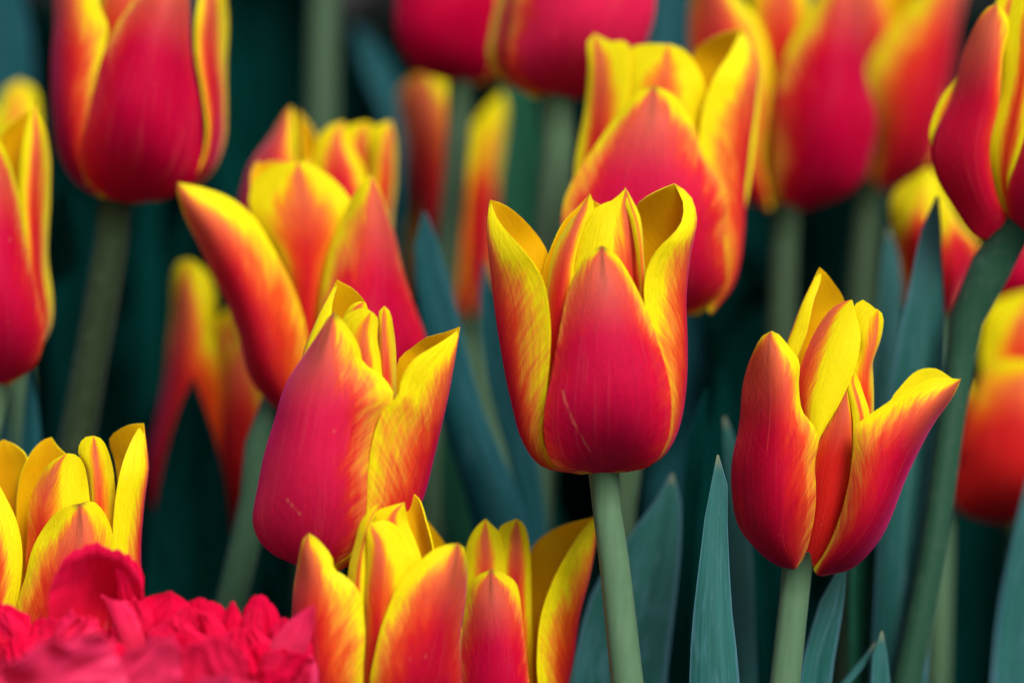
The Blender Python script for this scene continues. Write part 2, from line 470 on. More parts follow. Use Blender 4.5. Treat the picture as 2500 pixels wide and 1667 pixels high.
def tulip(label, frame, depth, base, petals, stem=None, srad=None, rads=None, back=True, group='red and yellow tulips in the bed', ruffle=.011, tone=(0, 0)):
    """frame: (x0, y0, zoom) of the measuring crop; base: where the stem meets the flower, in that crop.
    stem: further points of the stem in photo pixels with a depth offset in metres."""
    x0, y0, z = frame
    B = at(x0 + base[0] / z, y0 + base[1] / z, depth)
    mpu = depth * SENSOR / FOCAL / 2500.0 / z
    r0 = srad or .0028
    line = [B + UP * .004, B]
    for (sx, sy, dd) in (stem or []):
        line.append(at(sx, sy, depth + dd))
    if len(line) == 2: line.append(B - Vector((0, 0, .03)))
    mid, gnd = ground_under(line[-2], line[-1])
    line += [Vector(mid), Vector(gnd)]
    root = empty('tulip', (gnd[0], gnd[1], 0.0))
    tag(root, label, 'tulip', group)
    n = len(line)
    st = tube('stem', line, rads + [rads[-1]] * (n - len(rads)) if rads else [r0 * (1.12 if i == 0 else .97 + .25 * i / (n - 1) + .03 * math.sin(i * 2.1 + B[0] * 90)) for i in range(n)], root, M_STEM)
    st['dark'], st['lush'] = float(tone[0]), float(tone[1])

    def place(G):
        q = (G - np.array([base[0], base[1], 0])) * mpu
        return np.array(B) + q[..., 0:1] * R3[0] - q[..., 1:2] * R3[1] + q[..., 2:3] * R3[2]

    specs = []
    for s in petals:
        L, M, R, d = pts(s[0]), pts(s[1]), pts(s[2]), s[3]
        specs.append((L, M, R, d, s[4] if len(s) > 4 else {}))
    cx = np.mean([p[1][len(p[1]) // 2, 0] for p in specs])
    if back:
        # the petals at the far side, lower than the ones in front so that they close the cup
        allp = np.vstack([np.vstack(p[:3]) for p in specs])
        xa, xb = allp[:, 0].min(), allp[:, 0].max()
        yt = np.percentile(allp[:, 1], 12)
        w = (xb - xa) * .30
        bx, by = base
        c0 = (xa + xb) / 2
        yt2 = by + (yt - by) * .62
        for k in range(max(1, min(2, 6 - len(specs)))):
            o = (k * 2 - 1) * w * .5 if 6 - len(specs) > 1 else 0
            L = np.array([[bx - 10, by], [c0 - w * .8 + o, by * .7 + yt2 * .3], [c0 - w * .9 + o, by * .3 + yt2 * .7], [c0 + o, yt2]])
            R = np.array([[bx + 10, by], [c0 + w * .8 + o, by * .7 + yt2 * .3], [c0 + w * .9 + o, by * .3 + yt2 * .7], [c0 + o, yt2]])
            Mm = np.array([[bx, by], [c0 + o, by * .6 + yt2 * .4], [c0 + o, yt2]])
            D = (xb - xa) * .40
            specs.append((L, Mm, R, (D * .75, D, D * .75), {}))
    for (L, M, R, d, op) in specs:
        sd = next_seed()
        G = rails_grid(L, M, R, d, dt=op.get('dt'), ruffle=op.get('r', ruffle), seed=sd, wrap=op.get('wrap', (0, 0)))
        W = place(G)
        i, j = W.shape[0] // 2, W.shape[1] // 2
        du = W[i, j + 1] - W[i, j - 1]; dv = W[i + 1, j] - W[i - 1, j]
        nrm = np.cross(du, dv)
        g = G[i, j]
        out = (g[0] - cx) * R3[0] + g[2] * 1.3 * R3[2]
        if 'out' in op: out = -R3[2] * op['out']
        flip = float(np.dot(nrm, out)) < 0
        o = sheet_object('petal', W, root, [M_OUT, M_IN], flip, .00034)
        o['seed'] = sd * 1.37
        o['flame'] = float(op.get('f', 1.0))
        o['warm'] = float(op.get('w', .15))
        o['brown'] = float(op.get('b', .8))
        o['ytop'] = float(op.get('y', 0))
        o['shift'] = float(op.get('s', 0))
        o['mark_u'], o['mark_v'], o['mark_du'], o['mark_dv'] = [float(q) for q in op.get('mark', (-3, -3, .1, .1))]
        if 'label' in op: o['label'] = op['label']
    return root


def leaf_grid(frame, depth, L, M, R, d, tilt=0.0):
    x0, y0, z = frame
    L, M, R = pts(L), pts(M), pts(R)
    mpu = depth * SENSOR / FOCAL / 2500.0 / z
    # carry the blade on down to where it leaves the soil
    bl = M[0]
    P0 = at(x0 + bl[0] / z, y0 + bl[1] / z, depth)
    drop = max(0.02, P0[2] - .01) / mpu
    dirx = np.clip((M[0][0] - M[1][0]) / max(1, (M[0][1] - M[1][1])), -.35, .35)
    ctr = np.array([bl[0] + dirx * drop * .35, bl[1] + drop])
    hw = np.linalg.norm(R[0] - L[0]) / 2
    midp = (ctr + bl) / 2
    nb = min(.006 / mpu, hw)
    L = np.vstack([ctr + [-nb, 0], midp + [-max(hw, nb) * .95, 0], L])
    R = np.vstack([ctr + [nb, 0], midp + [max(hw, nb) * .95, 0], R])
    M = np.vstack([ctr, midp, M])
    G = rails_grid(L, M, R, d, nv=40, nu=9, leaf=True, ruffle=.01, seed=next_seed(), freq=3)
    t = np.linspace(0, 1, 40)
    G[..., 2] += (tilt * (t - .6) ** 2 * 1000)[:, None]
    B = at(x0 + bl[0] / z, y0 + bl[1] / z, depth)
    q = (G - np.array([bl[0], bl[1], 0])) * mpu
    W = np.array(B) + q[..., 0:1] * R3[0] - q[..., 1:2] * R3[1] + q[..., 2:3] * R3[2]
    return W


def leaf(frame, depth, L, M, R, d=(30, 0, 30), mat='blue', parent=None, label=None, tilt=0.0, group='tulip leaves between the flowers'):
    W = leaf_grid(frame, depth, L, M, R, d, tilt)
    if parent is None:
        o = sheet_object('tulip_leaf', W, None, [M_LEAF[mat]], False, .0009, 0)
        o.data.transform(Matrix.Translation(-Vector(W[0, 4])))
        o.location = W[0, 4]
        tag(o, label, 'leaf', group)
    else:
        o = sheet_object('leaf', W, parent, [M_LEAF[mat]], False, .0009, 0)
    o['seed'] = next_seed() * .77
    return o

#FLOWERS
# ------------------------------------------------------------------ the tulips
FA = (1100, 400, 1.96)
tulip_center = tulip('sharp upright tulip on a pale stem, pointed crimson front petal between two yellow side petals', FA, .600, (725, 1480), [
    ("655,1478 500,1440 450,1330 447,1150 478,1000 510,850 550,640 595,520 645,440 712,404",
     "725,1486 735,1300 730,1000 722,700 716,500 714,404",
     "790,1478 940,1440 1020,1330 1045,1180 1020,990 970,830 920,690 850,550 775,440 716,404", (-300, -440, -300), {'b': 1.0, 'r': .004, 'mark': (.34, .12, -.20, .28), 'w': -.35, 'f': 1.27}),
    ("640,1470 600,1250 560,900 520,640 462,418 425,350 340,250 250,190 190,172",
     "610,1485 440,1430 350,1310 285,1100 225,800 190,520 174,300 186,172",
     "660,1480 500,1430 440,1330 450,1100 470,900 474,760 450,590 400,490 330,400 255,310 212,240 192,172", (270, 0, -260), {'f': .92, 'w': .35, 'b': .3}),
    ("760,1470 950,1400 1010,1200 990,980 940,780 918,640 930,520 975,430 1055,345 1100,280 1112,190 1072,96",
     "850,1475 1000,1400 1080,1280 1125,1060 1133,850 1130,640 1150,400 1165,240 1140,140 1076,94",
     "800,1460 900,1200 880,800 880,450 884,210 930,160 1000,122 1070,94", (-260, 30, 290), {'f': .86, 'w': .4, 'b': .3}),
    ("600,1400 565,1000 570,700 600,460 640,290 695,212 770,182 828,130",
     "730,1400 745,900 765,600 775,400 790,240 830,128",
     "890,1400 905,900 908,640 902,480 905,380 885,260 855,180 832,128", (-170, -230, -90), {'w': .75, 'b': .1, 's': .55, 'f': .75}),
    ("800,1300 880,900 895,620 880,450 850,270 815,150 826,126",
     "850,1300 905,900 910,640 905,450 880,280 850,190 828,124",
     "880,1300 915,900 918,640 916,450 900,260 862,180 830,124", (-200, -225, -190), {'w': .7, 'b': 0, 'out': 1, 'f': .4}),
    ("600,1400 465,1000 448,760 458,600 490,420 560,290 620,225 658,156",
     "600,1400 520,900 512,700 540,480 600,290 656,154",
     "640,1400 600,950 585,700 590,480 640,300 684,220 664,154", (-130, -215, -200), {'f': .95, 'w': .85, 'b': .2}),
    ("520,1300 430,900 430,620 470,420 545,265 610,200 655,150",
     "700,1350 690,800 690,420 670,150",
     "950,1300 950,800 940,480 880,300 700,170 672,150", (200, 300, 200), {'f': .8}),
], stem=[(1495, 1340, .001), (1530, 1667, .002)], srad=.0030, back=False, ruffle=.007)

FB = (600, 650, 2.0909)
tulip('tall crimson tulip leaning right, with a pale scratch on its broad front petal', FB, .594, (330, 1540), [
    ("300,1545 110,1450 40,1330 62,1130 130,850 205,610 310,440 390,330 440,255 464,238",
     "330,1550 310,1300 330,950 395,600 440,400 466,238",
     "430,1550 560,1440 632,1230 640,1050 650,900 690,760 768,662 700,550 610,490 590,410 520,290 468,238", (-30, -340, -230), {'b': .9, 'r': .005, 'wrap': (1, 0), 'mark': (.58, .23, -.09, .06), 'w': -.9, 'f': 1.08}),
    ("420,1550 600,1400 634,1200 640,1060 660,880 720,720 790,655 800,590 870,470 960,410 1050,350 1092,312",
     "480,1550 760,1400 880,1250 960,980 1030,680 1072,450 1094,310",
     "440,1500 700,1200 770,800 772,480 850,410 910,365 1010,338 1092,308", (-240, 40, 260), {'f': .9, 'w': .3, 'b': .3}),
    ("420,1300 560,700 615,330 605,190 540,110 480,78 462,66",
     "200,1300 250,800 300,430 360,290 430,140 460,66",
     "330,1300 400,700 430,350 436,240 440,180 462,100 464,66", (270, 80, -20), {'f': .5, 'w': .6, 'b': .1}),
    ("400,1300 480,700 492,450 500,265 560,225 610,212 655,238",
     "560,1300 600,800 610,500 615,320 640,236",
     "740,1300 745,800 700,500 676,370 680,270 658,238", (-40, -140, -90), {'f': .6, 'w': .8, 'b': .05}),
    ("580,1300 650,900 672,600 678,330 688,225 710,204",
     "680,1300 720,900 722,600 712,400 708,300 711,204",
     "820,1300 790,900 776,660 768,480 757,330 738,230 713,204", (-40, -110, 10), {'f': .7, 'w': .7, 'b': .05}),
    ("500,900 490,500 490,260 530,200 580,178 606,182",
     "560,900 560,500 560,280 580,200 606,182",
     "640,900 640,500 630,280 615,200 608,182", (120, 60, 90), {'f': .8, 'w': .6, 'b': .0, 'out': 1}),
], stem=None, ruffle=.008)

FC = (650, 1150, 2.767)
tulip('orange and yellow tulip rising from the bottom edge right beside the pink ruffled flower', FC, .586, (720, 1800), [
    ("560,1800 280,1690 165,1450 160,1100 178,850 205,650 240,510 280,420 300,405",
     "620,1810 420,1550 340,1250 325,950 320,650 300,500 302,405",
     "670,1800 665,1550 670,1300 680,1050 668,920 640,790 560,700 470,640 460,570 390,470 330,415 305,404", (0, -290, -260), {'f': .86, 'b': .3, 'wrap': (1, 0), 'w': .4}),
    ("680,1800 690,1600 720,1350 770,1120 840,880 910,720 1020,610 1130,515 1240,472 1300,466",
     "740,1810 950,1500 1080,1200 1160,900 1240,650 1296,466",
     "800,1800 1150,1720 1310,1480 1316,1250 1330,1050 1352,800 1362,640 1345,500 1304,466", (-300, -330, 0), {'f': .92, 'b': .7, 'wrap': (0, 1), 'w': .3}),
    ("640,1700 670,1200 680,800 690,480 695,370 705,345",
     "760,1700 790,1100 820,700 790,450 720,350",
     "900,1600 960,900 1025,610 980,480 900,370 800,318 708,343", (-150, -230, -90), {'f': .74, 'w': .85, 'b': .0, 's': -.3}),
    ("540,1600 545,900 555,680 600,480 640,340 710,250 758,212",
     "620,1600 620,900 640,600 690,380 760,210",
     "700,1500 680,900 690,600 690,420 735,300 765,212", (-40, -130, -110), {'f': .25, 'w': .6, 'b': .0}),
    ("700,900 710,420 745,275 830,235 900,215 932,207",
     "830,900 850,500 860,300 932,206",
     "1020,900 1050,600 1010,470 960,350 940,240 934,206", (10, -60, 0), {'f': .4, 'w': .7, 'b': .0, 'out': 1}),
    ("900,1300 900,800 920,450 905,300 900,190 962,142",
     "1030,1300 1050,800 1030,500 1000,320 972,180 964,142",
     "1160,1300 1150,800 1130,520 1085,350 1030,200 968,142", (150, 250, 130), {'f': .7, 'w': .7, 'b': .0}),
], stem=None, ruffle=.008)

tulip('half-hidden tulip with rounded salmon front petal, left of the pale green stem at the bottom', FC, .622, (1630, 1900), [
    ("1560,1900 1340,1700 1300,1400 1330,1000 1358,770 1420,690 1518,638",
     "1625,1900 1560,1500 1540,1100 1522,850 1520,638",
     "1700,1900 1800,1700 1785,1450 1740,1100 1712,850 1685,730 1610,670 1522,638", (-160, -340, -250), {'b': .9, 'f': 1.2, 'w': -.2}),
    ("1700,1900 1830,1600 1828,1250 1850,980 1925,750 2040,530 2140,390 2228,308",
     "1760,1900 1950,1700 2060,1350 2120,950 2195,650 2236,400 2230,308",
     "1720,1800 1790,1200 1790,800 1800,540 1880,450 2020,370 2226,306", (-230, 30, 270), {'f': .9, 'w': .7, 'b': .2}),
    ("1400,1600 1345,1000 1338,650 1360,480 1420,370 1480,315",
     "1500,1600 1480,900 1480,600 1482,315",
     "1660,1600 1645,900 1625,600 1572,400 1530,360 1484,315", (-60, -130, -80), {'f': .6, 'w': .8, 'b': .0}),
    ("1600,1600 1590,900 1560,500 1580,370 1640,335 1690,315",
     "1690,1600 1690,900 1690,600 1692,315",
     "1810,1600 1795,900 1788,600 1772,450 1735,345 1694,315", (-50, -100, -10), {'f': .75, 'w': .8, 'b': .0}),
    ("1560,1800 1450,1300 1330,800 1190,480 1130,390 1086,335",
     "1540,1900 1300,1600 1190,1000 1090,600 1062,420 1084,335",
     "1560,1900 1420,1500 1300,1000 1150,650 1090,470 1085,335", (250, 50, -150), {'f': .8, 'w': .5, 'b': .2}),
], stem=None, ruffle=.007)

FE = (1700, 600, 1.8447)
tulip_right = tulip('open tulip with petals spread in a V around an orange strip and curled yellow petals', FE, .606, (462, 1450), [
    ("438,1464 370,1440 290,1386 190,1260 158,1100 160,960 190,800 203,650 250,460 275,408 312,386",
     "446,1468 350,1330 325,1050 330,800 330,600 314,386",
     "458,1456 492,1350 514,1200 516,1080 512,960 525,870 500,800 455,740 440,620 445,520 395,450 345,395 318,384", (-20, -300, -220), {'b': .4, 'r': .005, 'wrap': (1, 0), 'w': .22, 'f': .98}),
    ("525,1450 560,1390 600,1290 640,1150 675,950 693,800 725,775 830,705 930,635 1050,592 1150,597",
     "540,1478 660,1350 770,1150 860,930 970,780 1070,670 1152,597",
     "575,1486 700,1450 800,1350 880,1200 940,1030 1020,870 1090,750 1125,680 1154,597", (-230, -310, -60), {'b': .25, 'r': .005, 'wrap': (0, 1), 'w': .2, 'f': .98}),
    ("780,1200 880,1000 880,700 920,640 1000,562 1080,552 1150,594",
     "700,1300 850,1000 930,800 1000,690 1080,620 1150,596",
     "640,1300 760,1050 830,850 920,700 1000,640 1150,597", (40, 10, -60), {'f': .4, 'w': .5, 'b': 0, 'out': -1}),
    ("600,1200 680,800 705,420 688,240 635,165 580,105 564,94",
     "440,1200 415,800 422,480 458,360 520,190 562,94",
     "480,1200 470,800 452,540 500,390 532,250 572,140 566,94", (270, 110, 30), {'f': .7, 'w': .7, 'b': .2}),
    ("470,1400 448,1000 440,760 448,600 485,480 560,330 620,265 680,244",
     "490,1400 500,950 520,740 590,520 650,360 684,246",
     "520,1400 525,900 565,810 640,680 705,520 725,400 700,290 688,246", (-70, -160, -160), {'w': .7, 'b': .1, 's': -.85, 'f': .6}),
    ("455,1440 505,1150 508,1000 540,860 600,750 660,635",
     "500,1445 560,1200 600,980 640,800 664,635",
     "560,1440 640,1200 692,950 694,800 680,700 668,635", (-80, -130, -110), {'f': 1.5, 'w': 1.0, 'b': .0, 'out': 1}),
    ("690,1300 690,850 660,570 720,430 690,310 735,243 800,285",
     "730,1300 745,800 760,560 790,430 810,286",
     "770,1300 800,800 802,600 800,520 838,380 832,310 806,284", (-40, -80, 30), {'f': .62, 'w': .95, 'b': .0, 'out': 1}),
    ("650,1300 692,800 668,640 650,540 680,560 700,570",
     "700,1300 735,820 710,680 690,600 700,572",
     "770,1300 770,760 740,660 715,590 702,570", (-120, -135, -110), {'f': .3, 'w': .6, 'b': .0, 'out': 1}),
], stem=[(1942, 1430, .001), (1915, 1667, .002)], srad=.0030, back=True, ruffle=.007)

FF = (400, 200, 1.96)
tulip('wide open tulip with splayed left petal, standing directly behind the leaning crimson tulip', FF, .652, (660, 1630), [
    ("600,1625 430,1440 365,1210 305,1060 238,920 170,780 112,650 90,540 94,496",
     "630,1630 530,1350 460,1100 360,880 240,690 145,570 96,495",
     "680,1600 700,1330 692,1180 668,1080 620,960 540,800 440,650 330,560 215,518 98,495", (-60, -290, -160), {'f': .92, 'w': .55, 'b': .15, 'wrap': (1, 0)}),
    ("600,1500 590,1000 530,800 430,650 408,570 430,480 500,420 570,395 640,388",
     "690,1500 690,1000 685,700 665,520 648,388",
     "780,1500 775,1000 840,790 902,590 860,515 780,440 700,396 655,388", (-30, -110, -30), {'w': .85, 'b': .0, 'f': .78}),
    ("660,1635 720,1380 750,1150 772,960 815,760 885,610 940,520 1000,458",
     "740,1640 900,1400 985,1100 1015,850 1020,650 1003,458",
     "790,1660 1080,1540 1230,1380 1258,1240 1200,1060 1130,820 1080,640 1050,530 1006,458", (-150, -290, -40), {'f': .95, 'b': .15, 'wrap': (0, 1), 'w': -.3}),
    ("560,1200 440,800 408,540 405,420 430,372",
     "600,1200 520,700 490,480 470,380",
     "700,1000 650,600 600,420 560,375 475,370", (110, 190, 190), {'f': .6, 'w': .7, 'b': 0}),
    ("600,1000 600,520 640,400 680,352",
     "690,1000 690,600 690,450 682,352",
     "820,1000 800,560 730,420 684,352", (150, 200, 150), {'f': .5, 'w': .7, 'b': 0, 'out': 1}),
], stem=[(655, 980, .002), (625, 1200, .004), (575, 1420, .006)], srad=.0032, back=False, ruffle=.007, tone=(.3, .5))

tulip('blurred tulip with pink left petal tip, peeking out over the wide open tulip', FF, .690, (760, 1000), [
    ("700,1000 450,850 360,620 390,470 440,350 525,240 595,150 620,128",
     "720,1000 540,800 500,550 530,380 585,230 622,128",
     "760,950 700,650 660,500 645,370 640,250 632,150 624,128", (0, -190, -150), {'f': .95, 'b': .3, 'wrap': (1, 0), 'w': -.4}),
    ("640,900 640,500 640,260 626,132",
     "730,900 710,500 690,300 632,130",
     "820,850 780,500 742,340 705,220 635,130", (100, 170, 120), {'f': .5, 'w': .6, 'b': .0, 'out': -1}),
    ("740,950 760,600 720,400 740,280 800,220 862,198",
     "850,950 870,600 855,420 838,290 866,198",
     "1000,950 990,550 960,420 905,310 870,198", (-90, -160, -90), {'f': .7, 'w': .25, 'b': .0}),
    ("800,850 820,420 835,230 900,200 960,183",
     "930,850 930,500 940,300 962,183",
     "1060,800 1045,420 1015,260 1000,205 964,183", (40, 70, 40), {'f': .45, 'w': .6, 'b': .0, 'out': 1}),
    ("940,950 960,650 1000,420 1005,300 1020,215 1088,190",
     "960,980 1030,750 1060,480 1075,320 1090,190",
     "920,1000 1060,830 1095,600 1114,400 1112,280 1092,190", (-30, -70, 70), {'f': .7, 'w': .7, 'b': .2}),
], stem=None, ruffle=.007)

FH = (0, 0, 1.568)
tulip('large blurred crimson tulip cut by the top edge in the upper left corner', FH, .665, (445, 772), [
    ("400,772 355,710 338,600 375,450 415,280 460,150 530,40 620,-60 700,-130",
     "460,780 540,620 590,380 650,150 690,0 704,-130",
     "540,776 690,755 770,680 797,580 790,430 765,270 752,120 745,0 706,-130", (-250, -390, -220), {'b': .3, 'wrap': (0, 1), 'f': 1.22, 'w': -.1}),
    ("390,762 280,695 212,570 190,400 184,250 195,100 210,-50 262,-160",
     "400,772 300,640 268,420 275,180 272,0 264,-160",
     "425,766 340,690 362,560 400,350 432,200 442,120 412,50 400,-60 268,-160", (50, -170, -210), {'f': .88, 'w': .2, 'b': .3, 'wrap': (1, 0)}),
    ("560,770 760,660 802,530 785,360 758,200 765,50 802,-130",
     "580,772 790,660 832,520 825,350 808,180 815,20 806,-130",
     "600,772 790,675 845,560 858,420 856,250 864,50 858,-60 810,-130", (-120, -80, 110), {'f': .75, 'w': .35, 'b': .3}),
    ("420,700 400,300 390,0 480,-170",
     "520,700 490,300 480,0 482,-170",
     "640,700 600,300 580,0 486,-170", (0, -60, 0), {'f': 1.2, 'w': .9, 'b': 0}),
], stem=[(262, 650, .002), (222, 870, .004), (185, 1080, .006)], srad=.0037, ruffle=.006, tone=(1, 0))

tulip('pink-red tulip cut in half by the left edge, with a yellow petal tip beside it', FH, .648, (0, 1478), [
    ("-60,1475 -180,1250 -150,850 -70,620 10,518",
     "0,1480 40,1250 30,950 15,700 12,518",
     "50,1470 150,1395 188,1285 172,1150 125,950 85,720 60,590 14,518", (-170, -300, -130), {'f': 1.12, 'b': .0, 'w': -.3}),
    ("60,1440 120,1150 95,900 82,700 98,540 128,415 138,392",
     "80,1450 165,1270 150,1000 140,780 150,560 140,392",
     "60,1440 186,1260 170,960 180,760 182,600 172,470 142,392", (-70, -60, 80), {'f': .62, 'w': .5, 'b': .1}),
    ("-60,1200 -60,700 -10,500 60,432 132,396",
     "20,1200 30,700 60,520 134,396",
     "90,1200 95,700 108,520 136,396", (110, 160, 60), {'f': .7, 'w': .7, 'b': 0, 'out': -1}),
], stem=[(-70, 1200, .002), (-110, 1500, .004)], ruffle=.006)

tulip('dim yellow tulip tip blurred behind the petal tip at the left edge', FH, .76, (60, 900), [
    ("40,900 -40,700 0,450 50,350 95,322", "60,900 70,700 90,450 98,322", "90,900 170,700 165,430 150,350 100,322", (-120, -180, -120), {'f': .3, 'w': .6, 'b': .1}),
    ("30,900 -120,700 -100,500 -20,400", "40,900 -40,700 -40,500 -20,400", "60,900 40,700 20,500 -18,400", (-60, -80, -60), {'f': .6, 'w': .6, 'b': .1}),
], stem=None)

FJ = (0, 1000, 2.351)
tulip('mostly yellow tulip behind the pink ruffled flower, brown streak on its front petal tip', FJ, .608, (300, 1720), [
    ("270,1720 140,1500 108,1180 170,960 228,760 300,640 400,550 490,522",
     "330,1720 400,1300 450,1000 500,750 500,524",
     "420,1720 640,1500 690,1150 675,850 662,670 622,560 565,505 505,520", (-190, -350, -190), {'f': .95, 'w': .6, 'b': 1.0}),
    ("150,1720 -250,1300 -250,800 -130,430 -60,328",
     "210,1720 0,1350 -30,900 -50,600 -58,328",
     "250,1720 110,1230 158,1000 166,780 130,620 70,490 20,400 -55,328", (0, -270, -230), {'f': .62, 'w': .5, 'b': .1}),
    ("-200,1000 -200,420 -90,230 -20,178",
     "-40,1000 -20,520 0,330 -18,178",
     "110,1000 80,500 130,280 60,212 -16,178", (190, 260, 190), {'f': .6, 'w': .6, 'b': 0}),
    ("100,1100 75,560 100,380 160,250 220,182 268,162",
     "220,1100 220,600 240,380 270,162",
     "360,1100 360,520 375,280 312,215 274,162", (100, 170, 110), {'f': .6, 'w': .6, 'b': 0, 'out': -1}),
    ("150,1400 165,800 190,500 245,370 320,290 400,244",
     "340,1400 360,700 380,450 395,300 410,244",
     "570,1400 535,700 522,480 500,310 465,256 416,244", (-80, -180, -80), {'w': .9, 'b': .0, 's': -.55, 'f': .6}),
    ("520,1300 530,650 500,340 455,235 490,160 540,147",
     "590,1300 590,650 575,380 548,147",
     "690,1300 668,700 650,400 622,230 592,165 552,147", (-40, -90, 40), {'f': .6, 'w': .9, 'b': .0}),
    ("600,1600 690,1050 665,800 680,520 710,340 740,220 790,110 820,80",
     "640,1680 800,1350 812,1050 805,800 822,560 848,330 838,200 824,80",
     "620,1500 660,900 660,520 640,310 610,170 700,100 760,82 822,78", (-130, 30, 210), {'f': .62, 'w': .4, 'b': .15}),
], stem=None, back=False, ruffle=.008)

FK = (350, 550, 1.65)
tulip('dark blurred tulip with ochre petal tips, behind a dark pointed leaf', FK, .715, (330, 1270), [  # wide warm flames darken the petals in place of shade
    ("290,1260 60,1180 12,1000 50,760 90,560 112,380 125,230 160,150 200,141",
     "310,1260 170,900 190,600 210,380 206,141",
     "340,1260 330,900 320,640 306,440 304,280 270,190 212,143", (0, -210, -140), {'b': .1, 'wrap': (1, 0), 'f': 1.4, 'y': .45, 'w': .85}),
    ("300,1240 290,800 300,480 310,380 352,330", "380,1240 370,800 360,520 356,330", "470,1240 480,800 430,560 395,420 362,332", (-60, -120, -20), {'w': .9, 'b': 0, 'out': 1, 'f': 1.4, 'y': .4}),
    ("320,1260 320,950 330,700 350,520 390,440",
     "380,1260 400,920 410,660 398,438",
     "440,1260 480,900 478,680 450,520 406,440", (-110, -220, -80), {'b': .3, 'w': .85, 'f': 1.35, 'y': .2}),
    ("360,1240 390,1000 400,820 440,620", "400,1240 430,980 460,780 446,620", "420,1240 480,960 500,760 450,620", (10, 30, 60), {'f': .5, 'w': .8, 'b': 0, 'out': 1}),
    ("290,1262 60,1050 70,700 130,480 240,330", "320,1265 260,800 260,550 250,330", "380,1262 500,950 490,700 420,480 270,335", (60, -60, 60), {'f': 1.25, 'w': .6, 'b': .3, 'out': 1}),
], stem=None)

FL = (900, 0, 1.96)
tulip('dark crimson blurred tulip at the top edge, above the deep blurred orange tulip', FL, .735, (440, 398), [
    ("390,396 230,342 150,225 128,110 145,-60 200,-300 330,-450",
     "450,402 350,220 340,0 340,-200 334,-450",
     "530,402 595,310 610,120 615,-100 560,-300 338,-450", (-170, -310, -170), {'f': 1.25, 'w': .0, 'b': .2, 'wrap': (1, 1)}),
    ("470,402 560,345 600,160 620,0 610,-300 560,-420",
     "520,405 610,340 650,150 680,-50 640,-300 565,-420",
     "560,405 650,320 710,120 730,-100 660,-320 570,-420", (-80, -60, 60), {'f': .8, 'w': .5, 'b': .2}),
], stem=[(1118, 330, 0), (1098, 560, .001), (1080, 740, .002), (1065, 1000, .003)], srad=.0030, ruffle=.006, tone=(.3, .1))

tulip('pink-red blurred tulip at the top edge with a yellow rim round its base', FL, .690, (900, 472), [
    ("850,470 735,425 668,330 688,150 720,-50 800,-300 978,-450",
     "930,478 990,270 1020,50 1010,-200 980,-450",
     "1000,478 1150,440 1275,310 1332,180 1362,0 1322,-250 984,-450", (-220, -400, -170), {'f': 1.12, 'b': .2, 'wrap': (0, 1), 'w': -1.2}),
    ("800,462 645,390 572,280 586,120 635,-50 720,-330",
     "840,468 690,380 640,260 660,100 690,-60 724,-330",
     "870,470 740,410 690,300 700,120 725,-50 728,-330", (40, -110, -200), {'b': .2, 'w': .7, 'f': .7}),
    ("780,470 640,350 640,100 800,-250", "900,470 850,200 850,0 830,-250", "1000,470 1050,200 1000,-50 840,-250", (100, -60, -60), {'f': 1, 'w': .3}),
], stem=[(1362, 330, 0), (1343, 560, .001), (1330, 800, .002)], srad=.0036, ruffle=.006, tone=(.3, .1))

tulip('big blurred tulip behind the sharp upright one, arched front petal rimmed in pale yellow', FL, .655, (1440, 1500), [
    ("1450,1500 1080,1380 930,1150 925,1000 990,850 1080,710 1180,570 1265,475 1348,437",
     "1490,1510 1380,1250 1330,950 1330,700 1350,437",
     "1580,1508 1690,1390 1690,1180 1704,990 1650,860 1570,745 1535,610 1455,490 1352,437", (-250, -390, -270), {'b': .7, 'f': 1.12, 'w': -.5}),
    ("1400,1450 1020,1250 985,850 1035,520 1050,320 1046,200 1080,163",
     "1420,1400 1090,1000 1095,650 1110,400 1084,163",
     "1480,1400 1260,1000 1230,600 1250,350 1230,200 1165,205 1088,165", (60, -20, -90), {'f': .72, 'w': .75, 'b': .1}),
    ("1200,1000 1200,520 1245,240 1330,218 1420,222",
     "1400,1000 1400,520 1410,340 1430,222",
     "1620,1000 1620,520 1580,340 1510,250 1440,222", (-20, -110, -20), {'f': .5, 'w': .85, 'b': 0}),
    ("1600,1450 1680,1150 1570,760 1590,540 1640,390 1725,260 1788,138",
     "1640,1490 1740,1360 1790,1120 1808,850 1850,520 1862,320 1835,200 1792,138",
     "1560,1300 1550,700 1548,290 1600,200 1700,152 1788,136", (-170, 30, 220), {'f': .82, 'w': .3, 'b': .1}),
    ("1640,1400 1790,1000 1840,600 1855,350 1830,210 1793,138",
     "1650,1400 1810,1000 1870,600 1885,380 1850,220 1794,138",
     "1640,1400 1800,1000 1850,600 1892,400 1880,280 1796,138", (60, 90, 130), {'f': .3, 'w': .5, 'b': .1}),
], stem=[(1580, 940, .002), (1520, 1200, .005), (1515, 1667, .008)], srad=.0030, back=True, ruffle=.007, tone=(.5, 0))

